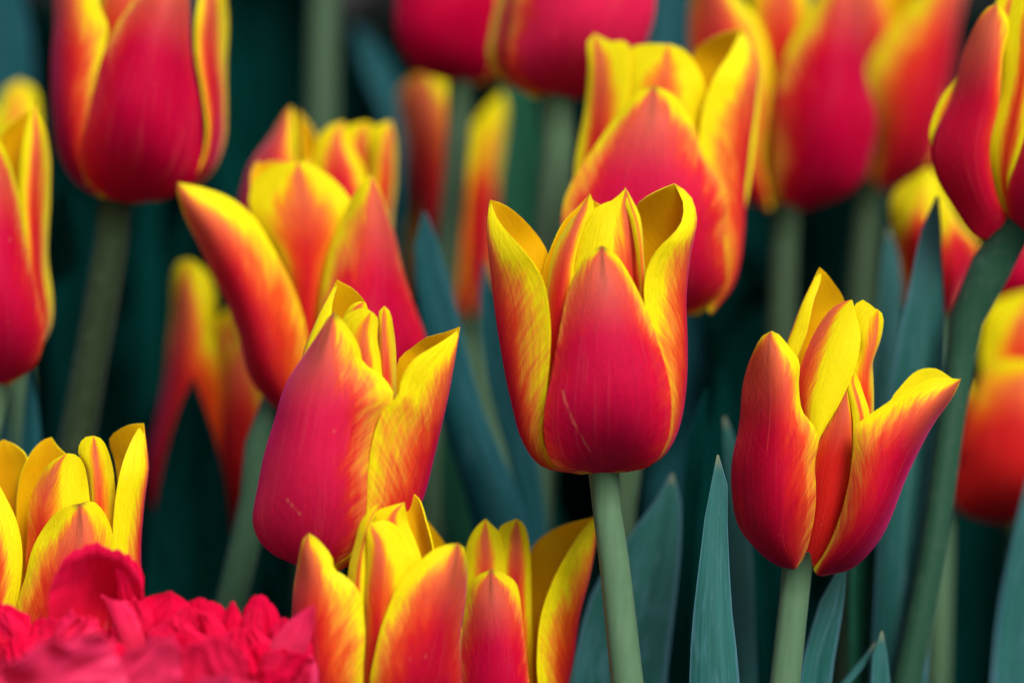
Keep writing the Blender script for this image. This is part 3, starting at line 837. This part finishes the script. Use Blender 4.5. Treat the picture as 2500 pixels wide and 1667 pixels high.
FO = (1650, 0, 2.24)
tulip('blurred tulip cut by the top edge, with a broad rounded magenta front petal', FO, .725, (610, 1155), [
    ("545,1150 515,1000 525,720 540,470 600,280 690,110 790,-50 898,-220",
     "630,1160 770,900 820,600 850,300 880,50 902,-220",
     "700,1152 950,1050 1055,860 1080,660 1030,450 1015,250 1000,50 980,-100 906,-220", (-200, -380, -160), {'b': .2, 'wrap': (0, 1), 'w': -.05, 'f': 1.02}),
    ("480,1140 240,1000 120,700 75,300 80,0 150,-230",
     "500,1148 360,900 280,500 240,150 155,-230",
     "530,1140 470,900 495,600 505,350 440,150 330,0 160,-230", (0, -180, -140), {'f': .9, 'w': .45, 'b': .2, 'wrap': (1, 0)}),
    ("520,950 500,450 425,150 420,-100 550,-220",
     "610,950 590,450 570,100 552,-220",
     "720,900 680,400 720,100 700,-100 556,-220", (-20, -80, -30), {'f': .9, 'w': .9, 'b': .0}),
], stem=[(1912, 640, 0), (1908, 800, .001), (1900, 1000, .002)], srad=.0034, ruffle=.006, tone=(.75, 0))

tulip('blurred dark red tulip leaning outward behind the one with the rounded magenta petal', FO, .765, (1060, 1055), [
    ("1040,1050 1075,830 1015,440 1100,250 1250,50 1400,-120 1550,-220",
     "1090,1056 1230,760 1310,450 1410,150 1552,-220",
     "1150,1050 1385,900 1435,700 1485,450 1525,200 1565,0 1556,-220", (-160, -320, -70), {'b': .2, 'wrap': (0, 1), 'w': .45, 'f': .92}),
    ("1020,1000 1000,600 990,200 980,0 1020,-170",
     "1060,1000 1060,600 1060,200 1024,-170",
     "1180,900 1160,400 1160,50 1110,-100 1028,-170", (-10, -40, 0), {'f': 1.3, 'w': .5, 'b': .0}),
    ("1090,800 1110,200 1140,-150",
     "1220,800 1220,200 1200,-150",
     "1360,600 1340,150 1290,-150 1210,-155", (100, 160, 100), {'f': .5, 'w': .6, 'b': .0, 'out': -1}),
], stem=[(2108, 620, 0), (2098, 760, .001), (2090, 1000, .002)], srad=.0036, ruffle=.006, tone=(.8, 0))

tulip_edge = tulip('fairly sharp red tulip cut by the right edge, on a thick bent green stem', FO, .632, (1885, 1282), [
    ("1790,1290 1665,1312 1515,1130 1408,930 1405,760 1520,520 1568,300 1630,130 1680,62 1728,38",
     "1805,1275 1650,1100 1580,850 1630,600 1670,300 1732,38",
     "1850,1210 1765,1130 1705,950 1692,800 1738,600 1762,350 1792,120 1736,38", (0, -190, -170), {'f': 1.25, 'w': .25, 'b': .2, 'wrap': (1, 0)}),
    ("1810,1210 1730,1020 1692,800 1760,500 1782,250 1802,80 1850,-60 1950,-140",
     "1830,1210 1770,1000 1800,700 1860,400 1905,100 1952,-140",
     "1850,1210 1800,1060 1890,650 1960,300 2010,50 1956,-140", (-150, -230, -270), {'f': .45, 'w': .8, 'b': .0}),
    ("1830,1240 1785,1120 1830,850 1900,620 1955,430 2000,230",
     "1900,1285 1960,950 1990,650 2004,230",
     "2000,1290 2160,1100 2190,700 2110,350 2008,230", (-210, -370, -170), {'f': 1.15, 'b': .2, 'w': -.4}),
    ("1650,1200 1400,770 1412,650 1465,520 1535,425 1600,300",
     "1680,1200 1480,760 1490,600 1604,300",
     "1720,1000 1580,700 1580,500 1608,300", (60, 20, 0), {'f': .5, 'w': .9, 'b': .0, 'out': 1}),
    ("1760,800 1750,300 1740,60 1790,-30 1860,-120", "1850,800 1860,300 1830,50 1864,-120", "1980,800 1980,300 1950,0 1868,-120", (20, 60, 20), {'f': .2, 'w': .3, 'b': 0, 'out': 1}),
], stem=[(2450, 616, .001), (2404, 668, .003), (2370, 728, .005), (2355, 800, .006), (2344, 880, .006), (2316, 1060, .006), (2277, 1342, .006), (2213, 1667, .007)], rads=[.0036, .0039, .0045, .0047, .0044, .0037, .0032, .0031, .0031, .0033, .0034], ruffle=.006, tone=(.1, .88))

FR = (2000, 400, 1.742)
tulip('yellow-tipped blurred tulip half hidden by the tall pointed leaf at right', FR, .705, (535, 665), [
    ("505,655 400,560 335,380 290,190 320,110 395,52 440,24",
     "525,660 440,420 400,220 442,24",
     "550,655 540,400 505,200 492,80 444,24", (-60, -200, -160), {'b': .1, 'f': 1.15, 'y': .8, 'w': .5}),
    ("505,650 500,420 480,260 480,160 500,115",
     "535,655 560,430 550,290 504,115",
     "565,650 610,520 665,410 672,350 620,280 545,180 508,115", (-180, -200, -40), {'b': .0, 'f': 1.2, 'w': .5, 'y': .8}),
], stem=None)

tulip('dark red blurred tulip at the right edge with a folded yellow top', FR, .715, (790, 1525), [
    ("740,1525 580,1470 555,1250 615,1010 665,890 760,832 900,845",
     "800,1530 800,1300 830,1050 904,845",
     "860,1525 1060,1400 1110,1120 1010,920 910,845", (-170, -320, -170), {'b': .1, 'wrap': (1, 0), 'y': .45, 'w': .9, 'f': 1.25}),
    ("700,1500 530,1150 524,880 530,700 558,640", "720,1500 600,1150 560,900 562,640", "740,1500 680,1100 600,820 590,690 566,640", (0, -80, -60), {'f': .7, 'w': .8, 'b': .0}),
    ("680,1300 688,900 690,700 730,600 800,560 900,535",
     "850,1300 850,900 860,720 904,535",
     "1020,1300 1020,800 1000,620 908,535", (0, -60, 0), {'b': .0, 'out': 1, 'w': .9, 'f': .8, 'y': .15}),
], stem=[(2560, 1400, 0), (2640, 1667, .002)], tone=(.6, 0))

tulip('dim magenta tulip at the right edge, glimpsed under the thick bent green stem', FR, .745, (880, 620), [
    ("840,620 740,570 750,470 800,380 860,260", "880,620 840,480 850,380 864,260", "920,620 980,480 940,350 868,260", (-100, -170, -100), {'f': 1.3, 'w': .0, 'b': .0}),
    ("860,620 880,480 900,380 930,260", "900,620 940,480 940,380 934,260", "930,620 1020,480 1000,350 938,260", (-20, -40, 20), {'f': .9, 'w': .0, 'b': .0}),
], stem=None)

FT = (900, 150, 1.845)
tulip('deep blurred orange tulip split in two by a thin grey-green stem before it', FT, .790, (420, 1180), [
    ("390,1180 310,930 205,620 155,300 138,150 190,92 268,72",
     "410,1180 320,760 285,380 272,72",
     "440,1150 440,700 462,380 440,210 360,112 276,72", (0, -220, -110), {'b': .15, 'f': .95, 'wrap': (1, 0), 'w': .75}),
    ("400,1150 415,820 438,480 462,310 528,215 600,148",
     "440,1180 510,800 535,480 602,148",
     "480,1170 540,920 585,560 612,350 624,220 606,148", (-70, -140, 0), {'b': .1, 'y': .75, 'w': .85, 'f': 1.3}),
    ("380,1180 240,850 205,560 260,300 350,230", "420,1185 380,760 380,450 370,232", "470,1180 580,850 560,560 480,300 380,235", (40, -60, 40), {'b': .1, 'out': 1, 'f': 1.1, 'w': .8}),
], stem=[(1140, 830, 0), (1190, 1000, .001), (1240, 1180, .002)], srad=.0030, tone=(.2, 0))

# a taller tulip whose flower is above the frame: only its stem is seen
tulip('tall blurred yellow-green tulip stem rising out of the top edge', (0, 0, 1.0), .80, (800, -160), [
    ("780,-160 640,-260 650,-480 760,-640", "800,-160 780,-350 770,-500 764,-640", "820,-160 960,-260 940,-480 768,-640", (-90, -150, -90), {'f': 1.1, 'w': .2}),
    ("790,-160 620,-280 600,-450 640,-600", "800,-160 680,-300 660,-450 644,-600", "810,-160 800,-300 760,-450 648,-600", (60, 20, 0), {'f': .9, 'w': .2}),
    ("810,-160 820,-300 880,-450 940,-600", "830,-160 930,-300 950,-450 944,-600", "840,-160 990,-280 1010,-450 948,-600", (0, 20, 60), {'f': .9, 'w': .2}),
], stem=[(790, 0, 0), (785, 300, .001), (780, 600, .002)], srad=.0040, tone=(.6, 0))

tulip('tiny orange tulip tip between the blue-grey leaves at right, far back', FR, .85, (290, 1060), [
    ("270,1060 225,980 250,870 300,800", "290,1060 285,960 295,870 303,800", "310,1060 350,980 340,870 306,800", (-60, -90, -60), {'f': 1.0, 'w': 1.0, 'b': .0}),
    ("275,1060 200,1000 210,920 260,850", "285,1060 240,980 245,920 263,850", "290,1060 290,980 280,920 266,850", (0, 10, 0), {'f': 1.0, 'w': 1.0, 'b': .0}),
], stem=None, back=False)

#LEAVES
# ------------------------------------------------------------------ leaves one can tell apart
FN = (1350, 1000, 2.045)
S1 = (0, 0, 1.0)
leaf(FN, .640, "90,1364 200,900 370,650 530,430 597,318", "310,1364 400,950 500,650 600,318", "565,1364 640,700 640,430 604,318", (0, 60, 0), 'pale', tulip_center,
     'broad blue-green leaf behind the pale stem')
leaf(FN, .602, "690,1364 700,1100 735,750 775,430 806,320 818,224", "800,1364 800,1000 815,600 822,224", "928,1364 890,1000 868,600 862,300 826,224", (30, -20, 30), 'pale', None,
     'sharp narrow blue-green leaf with a blunt pale tip, between the two sharp stems')
leaf(FN, .620, "1230,1364 1290,1100 1360,900 1440,780 1462,700", "1300,1364 1360,1100 1420,920 1464,700", "1385,1364 1440,1050 1464,880 1468,700", (0, 40, -30), 'pale', tulip_right,
     'folded leaf with a bright bluish edge against the stem')
leaf(FN, .622, "1590,1364 1600,1200 1622,1125 1638,1105", "1635,1364 1640,1200 1642,1104", "1682,1364 1668,1230 1658,1130 1646,1105", (15, 0, 15), 'pale', None,
     'short blunt pale green leaf tip at the bottom edge, right of both sharp stems')
leaf(FN, .626, "1440,1364 1520,1270 1590,1180 1606,1160", "1452,1364 1532,1276 1598,1190 1608,1162", "1475,1364 1550,1284 1606,1200 1612,1165", (0, 4, 0), 'pale', None,
     'thin slanting leaf edge leading up to the short blunt leaf tip at the bottom')
leaf(FN, .650, "860,260 845,120 836,60 850,36", "900,300 880,130 856,36", "960,300 925,190 880,70 862,36", (10, 0, 10), 'pale', None,
     'small pale leaf tip poking out behind the left petal of the right tulip')
leaf(FN, .665, "2200,1364 2235,1000 2290,700 2340,480 2400,250", "2260,1364 2320,1000 2380,700 2410,250", "2450,1364 2500,1000 2480,600 2415,250", (0, 60, 0), 'pale', None,
     'wide bluish leaf with a pale left edge at the bottom right corner')
leaf(FN, .655, "1480,1364 1480,900 1500,500 1560,100", "1620,1364 1640,800 1660,400 1600,50", "1790,1364 1800,800 1790,400 1720,60 1640,0", (0, 60, 0), 'green', None,
     'broad dark green leaf directly left of the thick dark stem')
leaf(FR, .648, "290,1100 330,800 385,500 432,260 488,140", "400,1100 445,800 470,500 490,300 491,140", "520,1100 528,850 520,600 505,320 494,140", (10, -70, 40), 'pale', None,
     'tall folded pointed leaf, blue-grey on its left half and dark green on its right')
leaf(FR, .690, "210,1100 240,800 255,560 270,400 290,270", "270,1100 290,800 300,500 292,270", "345,1100 340,800 356,560 340,400 296,270", (30, 0, 30), 'pale', None,
     'blurred sky-blue leaf left of the tall folded pointed leaf')
leaf(S1, .670, "1160,1300 1080,1030 1035,800 1012,600 1034,518", "1220,1300 1130,1030 1080,800 1045,620 1036,518", "1290,1300 1170,980 1110,740 1065,580 1040,518", (25, -10, 25), 'blue', None,
     'long slanting teal leaf with a pale tip, left of the sharp upright tulip')
leaf(S1, .680, "1290,1400 1250,1150 1195,950 1170,760 1180,640", "1320,1400 1280,1150 1215,920 1190,760 1184,640", "1340,1400 1310,1120 1240,900 1205,740 1188,640", (10, 0, 10), 'blue', None,
     'grey-green curving leaf just left of the middle tulip base')
leaf(FK, .690, "10,1500 40,1200 110,850 160,700 198,616", "170,1500 190,1150 210,850 202,616", "350,1500 335,1080 265,780 225,680 206,616", (40, 0, 40), 'mid', None,
     'dark pointed leaf rising in front of the drooping blurred tulip at left')
leaf(S1, .640, "620,1667 630,1480 640,1400 655,1362", "660,1667 662,1480 658,1362", "700,1667 690,1500 675,1400 662,1362", (20, 0, 20), 'mid', None,
     'dark leaf tip under the leaning crimson tulip, beside the low bottom one')
leaf(S1, .665, "50,1120 60,1000 62,920 68,905", "85,1120 80,1000 72,905", "100,1120 95,1010 82,930 76,905", (6, 0, 6), 'blue', None,
     'thin bluish leaf blade under the pink-red tulip at the left edge')
leaf(S1, .78, "330,1000 325,700 335,400 350,200", "355,1000 355,700 360,400 356,200", "385,1000 390,700 385,400 362,200", (10, 0, 10), 'mid', None,
     'straight dark blue blurred leaf right of the upper left tulip stem')
leaf(S1, .82, "540,760 525,400 540,0 620,-200", "640,760 650,400 650,0 630,-200", "790,760 790,400 770,0 640,-200", (0, 40, 0), 'mid', None,
     'wide dark teal leaf left of the tall yellow-green stem')
leaf(S1, .80, "1240,900 1225,600 1225,300 1240,100", "1280,900 1280,600 1270,300 1244,100", "1345,900 1335,600 1320,300 1250,100", (0, 30, 0), 'green', None,
     'broad green blurred leaf left of the pink-red top tulip stem')
leaf(S1, .84, "960,500 940,300 880,150 860,60", "985,500 965,280 910,150 866,60", "1010,500 1000,280 940,130 872,60", (0, 10, 0), 'blue', None,
     'pale blue-grey blurred leaf left of the dark crimson top tulip')
leaf(S1, .83, "1590,500 1588,100 1600,-150", "1640,500 1640,100 1640,-150", "1700,500 1700,100 1660,-180 1645,-150", (0, 20, 0), 'blue', None,
     'blue blurred leaf at the top edge between the pink-red tulip and the magenta one')
leaf(S1, .80, "1000,900 980,600 985,400 1000,300", "1040,900 1030,600 1020,400 1004,300", "1090,900 1080,600 1050,400 1008,300", (0, 20, 0), 'mid', None,
     'dark blue-green leaf behind the deep blurred orange tulip')
leaf(S1, .77, "130,1050 120,800 130,560 160,430", "170,1050 170,800 170,560 164,430", "230,1050 220,800 210,560 168,430", (0, 20, 0), 'mid', None,
     'dark teal leaf between the left edge tulip and the upper left tulip stem')
leaf(S1, .70, "1660,1400 1690,1150 1740,1000 1760,900", "1720,1400 1740,1150 1765,1000 1764,900", "1830,1400 1800,1150 1790,1000 1768,900", (0, 30, 0), 'mid', None,
     'dark leaf behind the left petal of the right tulip')
leaf(S1, .70, "1850,1667 1830,1400 1800,1250 1790,1150", "1900,1667 1880,1400 1840,1250 1796,1150", "1990,1667 1960,1400 1880,1250 1804,1150", (0, 30, 0), 'mid', None,
     'dark leaf behind the right tulip stem')
leaf(S1, .69, "1120,1500 1080,1250 1080,1050 1100,900", "1180,1500 1140,1250 1120,1050 1104,900", "1260,1500 1220,1250 1160,1050 1108,900", (0, 30, 0), 'green', None,
     'dark green leaf in the gap right of the leaning crimson tulip')
leaf(S1, .80, "-40,500 -60,100 20,-100", "0,500 10,100 24,-100", "70,500 75,100 28,-100", (0, 20, 0), 'blue', None,
     'blue blurred leaf in the upper left corner')
leaf(S1, .66, "1640,1500 1660,1300 1680,1100 1720,950", "1660,1500 1680,1300 1700,1100 1724,950", "1690,1500 1700,1300 1720,1100 1728,950", (0, 10, 0), 'mid', None,
     'narrow dark leaf beside the sharp blunt-tipped one')
leaf(S1, .76, "2120,1667 2150,1450 2220,1350", "2180,1667 2220,1480 2300,1400 ", "2300,1667 2300,1520 2330,1440", (0, 20, 0), 'mid', None,
     'dark leaf low in the shade under the dark red right-hand tulip')

# ------------------------------------------------------------------ the mass of leaves of the rest of the bed
def foliage(name, n, region, hrange, mat, seed, wr=(.012, .026)):
    r = np.random.default_rng(seed)
    V, F, UV = [], [], []
    nv, nu = 9, 4
    for i in range(n):
        while True:
            x, y = r.uniform(*region[0]), r.uniform(*region[1])
            if region[2](x, y): break
        h = r.uniform(*hrange); w = r.uniform(*wr); az = r.uniform(0, 6.28); lean = r.uniform(.05, .35) * h
        cx, sx = math.cos(az), math.sin(az)
        b = len(V)
        for a in range(nv):
            t = a / (nv - 1)
            ww = w * (math.sin(math.pi * (t * .93 + .07)) ** .6) * (1 if t < .97 else .3)
            z = h * (t - .12 * t * t)
            out = lean * t * t
            for c in range(nu):
                u = c / (nu - 1) * 2 - 1
                dx = out + abs(u) ** 2 * ww * -.45
                dy = u * ww
                V.append((x + dx * cx - dy * sx, y + dx * sx + dy * cx, z))
                UV.append(((u + 1) / 2, t))
        for a in range(nv - 1):
            for c in range(nu - 1):
                q = b + a * nu + c
                F.append((q, q + 1, q + nu + 1, q + nu))
    me = bpy.data.meshes.new(name)
    me.from_pydata(V, [], F)
    uv = me.uv_layers.new(name='UVMap')
    vi = np.empty(len(me.loops), np.int32); me.loops.foreach_get('vertex_index', vi)
    uv.data.foreach_set('uv', np.array(UV, np.float32)[vi].ravel())
    me.polygons.foreach_set('use_smooth', [True] * len(me.polygons))
    me.materials.append(mat)
    o = bpy.data.objects.new(name, me)
    COL.objects.link(o)
    tag(o, kind='stuff')
    o['seed'] = float(seed)
    return o


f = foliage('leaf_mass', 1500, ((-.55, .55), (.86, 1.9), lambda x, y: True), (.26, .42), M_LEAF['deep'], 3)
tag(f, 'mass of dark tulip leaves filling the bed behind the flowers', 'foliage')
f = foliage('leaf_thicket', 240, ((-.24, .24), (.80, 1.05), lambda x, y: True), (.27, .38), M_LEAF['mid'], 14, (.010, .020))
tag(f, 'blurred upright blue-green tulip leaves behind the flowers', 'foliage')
f = foliage('leaf_understorey', 420, ((-.5, .5), (.30, .86), lambda x, y: (y < .5) or abs(x) > .17 * y / .6 + .02 or y > .64), (.12, .20), M_LEAF['deep'], 5)  # rows nearer than the flowers are unseen, added to block low-angle light
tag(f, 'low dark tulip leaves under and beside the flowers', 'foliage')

f = foliage('leaf_side_blocker', 520, ((-.6, .6), (.16, 1.0), lambda x, y: abs(x) > .19 * y + .045), (.20, .33), M_LEAF['deep'], 9)  # out of view, added to cut light from the sides
tag(f, 'unseen tulip leaves added to either side to block side light', 'foliage')

# ------------------------------------------------------------------ the pink ruffled bloom
FP = (0, 1000, 2.351)


def pink_bloom():
    dep = .575
    base = (760, 2350)
    B = at(FP[0] + base[0] / FP[2], FP[1] + base[1] / FP[2], dep)
    mpu = dep * SENSOR / FOCAL / 2500.0 / FP[2]
    mid, gnd = ground_under(B, B - Vector((0, 0, .03)))
    root = empty('ruffled_flower', (gnd[0], gnd[1], 0))
    tag(root, 'bright pink ruffled double flower with frilled petals in the lower left corner', 'flower')
    tube('stem', [B + UP * .004, B, Vector(mid), Vector(gnd)], [.003, .003, .0035, .004], root, M_STEM)

    def add(L, M, R, d, dz, pale=0.0, ruf=.02, freq=6.0, jag=0.0, curl=30.0, crk=.022, hollow=0.0):
        G = rails_grid(pts(L) if isinstance(L, str) else L, pts(M) if isinstance(M, str) else M, pts(R) if isinstance(R, str) else R,
                       d, nv=34, nu=33, ruffle=ruf, seed=next_seed(), freq=freq, leaf=True, dt=d[1], jag=jag)
        G[..., 2] += dz
        rr = np.random.default_rng(SEED[0] + 500)
        nv, nu = G.shape[:2]
        tt, uu = np.meshgrid(np.linspace(0, 1, nv), np.linspace(-1, 1, nu), indexing='ij')
        G[..., 2] += hollow * np.sin(np.pi * np.clip(tt * 1.08, 0, 1)) * (1 - uu * uu) - curl * tt ** 3
        size = np.abs(G[:, 0, :2] - G[:, -1, :2]).max()
        cr = np.zeros((nv, nu))
        for k in range(9):
            fa, fb = rr.uniform(2, 13), rr.uniform(2, 11)
            cr += np.sin(tt * fa + uu * fb * rr.choice([-1, 1]) + rr.uniform(0, 6)) / (1 + .12 * (fa + fb))
        cr = np.abs(cr) - .6                                        # creases rather than waves
        G[..., 2] += cr * crk * size * 2.2
        G[..., 1] += np.roll(cr, 5, 1) * crk * size * .6 * sstep(.2, 1, tt)
        q = (G - np.array([base[0], base[1], 0])) * mpu
        W = np.array(B) + q[..., 0:1] * R3[0] - q[..., 1:2] * R3[1] + q[..., 2:3] * R3[2]
        o = sheet_object('petal', W, root, [M_PINK], False, .0003, 0)
        o['seed'] = next_seed() * 1.3
        o['pale'] = pale
        return o

    # the arched petal at the back with a deep hollow under it
    add("340,1520 285,1240 300,1020 372,862", "580,1520 570,1250 566,980 575,772", "880,1520 850,1260 830,1090 812,930", (-20, 30, -20), 20, .05, .012, 8, 40, 60, .014, 260)
    add("690,1500 680,1200 660,960 640,850", "770,1500 760,1220 745,1000 735,835", "860,1500 840,1250 815,1080 818,950", (40, 0, 30), 60, .0, .015, 8, 26, 40, .02)
    add("300,1480 330,1300 380,1180 420,1130", "420,1480 440,1340 470,1240 500,1180", "600,1480 600,1340 590,1240 560,1170", (-60, -110, -60), -40, .15, .02, 8, 45)
    add("700,1560 690,1350 640,1150 600,1060", "780,1560 760,1350 700,1180 660,1080", "860,1560 850,1380 800,1200 740,1090", (-20, -50, -10), -40, .22, .02, 7, 20)
    # petals along the upper outline
    add("770,1600 785,1300 800,1110 885,1066 978,1042", "920,1600 930,1350 955,1200 982,1042", "1095,1600 1095,1300 1084,1138 1040,1082 986,1042", (70, 0, 70), 40, .0, .010, 5, 0, 60, .008)
    add("1030,1600 1045,1350 1060,1220 1066,1120", "1190,1600 1195,1350 1196,1200 1192,1096", "1400,1600 1400,1400 1396,1300 1392,1232", (90, 20, 90), 50, .0, .012, 5, 22, 40, .008)
    add("1180,1500 1230,1300 1290,1170 1332,1099", "1290,1500 1320,1300 1330,1180 1338,1099", "1400,1500 1398,1330 1385,1210 1346,1100", (60, 0, 40), 20, .0, .01, 5, 0, 40, .008)
    add("1340,1600 1365,1380 1385,1260 1390,1170", "1480,1600 1490,1350 1496,1200 1492,1062", "1640,1600 1630,1400 1612,1280 1600,1190", (80, 10, 80), 30, .0, .012, 5, 20, 50, .010)
    add("1480,1500 1580,1300 1680,1190 1760,1130 1812,1105", "1540,1560 1640,1380 1720,1250 1780,1160 1814,1107", "1640,1600 1720,1450 1780,1330 1815,1200 1818,1110", (-30, -80, -30), -120, .30, .01, 5)
    add("1720,1700 1740,1550 1770,1450 1788,1395", "1770,1700 1790,1560 1800,1450 1792,1395", "1830,1700 1830,1580 1825,1480 1798,1398", (0, -30, 0), -60, .5, .012, 6)
    add("1500,1800 1560,1500 1600,1380 1640,1290", "1640,1800 1680,1560 1710,1420 1710,1280", "1800,1800 1820,1600 1810,1450 1790,1330", (20, -60, 20), -40, .0, .015, 6, 20)
    add("-250,1600 -200,1300 -140,1180 -100,1120", "-60,1600 -40,1350 0,1220 20,1100", "180,1600 180,1350 170,1260 162,1190", (80, -20, 80), 0, .0, .012, 6, 20)
    add("60,1600 120,1400 160,1290 180,1230", "180,1600 220,1400 240,1290 250,1195", "330,1600 340,1400 330,1310 320,1240", (60, 0, 60), 10, .0, .015, 6, 20)
    for px, top, w, lean, dz, jg in ((840, 1090, 70, -50, 70, 40), (1010, 1120, 80, 70, 60, 30), (1240, 1150, 60, -40, 10, 45), (1420, 1130, 55, 45, 50, 30),
                                     (1580, 1190, 60, 60, 10, 40), (250, 1190, 70, 60, 30, 40), (90, 1150, 80, -60, 40, 40), (1130, 1190, 90, -80, -60, 45),
                                     (930, 1180, 90, 70, -50, 45), (1520, 1230, 80, -70, -60, 40), (1330, 1240, 90, 60, -70, 50)):
        add(np.array([[px - w * .4, top + 460], [px - w, top + 220], [px - w * 1.15 + lean * .6, top + 90], [px - w + lean * 1.4, top + 30]]),
            np.array([[px, top + 460], [px, top + 220], [px + lean * .5, top + 90], [px + lean, top]]),
            np.array([[px + w * .4, top + 460], [px + w, top + 220], [px + w * 1.1 + lean * .5, top + 110], [px + w * .8 + lean, top + 45]]),
            (20, -60, 30), dz, .05, .05, 7, jg, 50, .03)
    # the near, blurred side of the bloom
    add("-160,1900 -120,1750 -60,1620 0,1500", "330,1800 330,1600 320,1420 330,1275", "860,1600 820,1420 760,1290 715,1185", (-240, -300, -220), -530, 0.45, .012, 7, 30, 190, .02)
    add("-300,1700 -250,1450 -180,1330 -120,1260", "-80,1750 -60,1500 -20,1350 20,1215", "180,1750 190,1560 180,1450 150,1350", (-200, -240, -200), -390, 0.18, .015, 6, 62, 120, .018)
    add("640,1800 690,1550 750,1400 800,1330", "820,1800 880,1540 960,1370 1010,1230", "1060,1800 1110,1560 1120,1400 1120,1280", (-180, -220, -160), -470, 0.42, .02, 6, 62, 120, .018)
    add("980,1800 1020,1550 1080,1400 1120,1310", "1180,1800 1230,1560 1280,1380 1300,1240", "1420,1800 1470,1600 1480,1450 1470,1330", (-140, -190, -140), -410, 0.15, .02, 6, 62, 120, .018)
    add("1100,1900 1110,1700 1160,1560 1220,1460", "1300,1900 1330,1700 1380,1540 1420,1420", "1560,1900 1620,1740 1640,1640 1630,1540", (-220, -330, -220), -610, 0.52, .02, 6, 62, 120, .018)
    add("360,1900 400,1740 450,1620 500,1530", "560,1900 600,1720 640,1560 680,1430", "800,1900 860,1740 870,1620 860,1520", (-260, -330, -260), -670, 0.00, .025, 6, 70, 140, .018)
    add("680,2000 730,1800 800,1660 860,1580", "900,2000 940,1780 1000,1620 1040,1500", "1160,2000 1210,1820 1230,1690 1220,1600", (-300, -380, -300), -750, 0.38, .025, 6, 70, 140, .018)
    add("80,2000 130,1800 200,1680 260,1600", "300,2000 340,1820 400,1660 440,1540", "560,2000 610,1820 620,1720 610,1640", (-320, -400, -320), -790, 0.30, .025, 6, 70, 140, .018)
    add("-220,2000 -180,1800 -120,1700 -80,1620", "-20,2000 0,1800 40,1680 70,1560", "220,2000 230,1800 220,1720 200,1650", (-320, -390, -320), -790, 0.15, .025, 6, 70, 140, .018)
    # more frills packed between them
    r = np.random.default_rng(21)
    for k in range(46):
        px = -60 + 1800 * (k + r.uniform(.1, .9)) / 46 * 2 if k < 23 else r.uniform(-60, 1740)
        top = 1230 + ((px - 800) / 1000) ** 2 * 90 + r.uniform(20, 330)
        w = r.uniform(60, 140); lean = r.uniform(-100, 100); tw = r.uniform(-50, 50)
        dz = -(top - 1200) * 1.5 + r.uniform(-50, 90) + 30
        L = np.array([[px - w * .4, top + 560], [px - w * .8, top + 280], [px - w + lean * .5, top + 130], [px - w * 1.1 + lean, top + 40 + tw]])
        R = np.array([[px + w * .4, top + 560], [px + w * .8, top + 280], [px + w + lean * .5, top + 130], [px + w * 1.1 + lean, top + 40 - tw]])
        Mm = np.array([[px, top + 560], [px, top + 280], [px + lean * .5, top + 110], [px + lean, top]])
        c = r.uniform(-130, 110)
        add(L, Mm, R, (0, c, 0), dz, max(0, r.uniform(-.45, .25)), .05, 8, r.uniform(25, 75), r.uniform(10, 130), r.uniform(.02, .05))
    return root


pink_bloom()
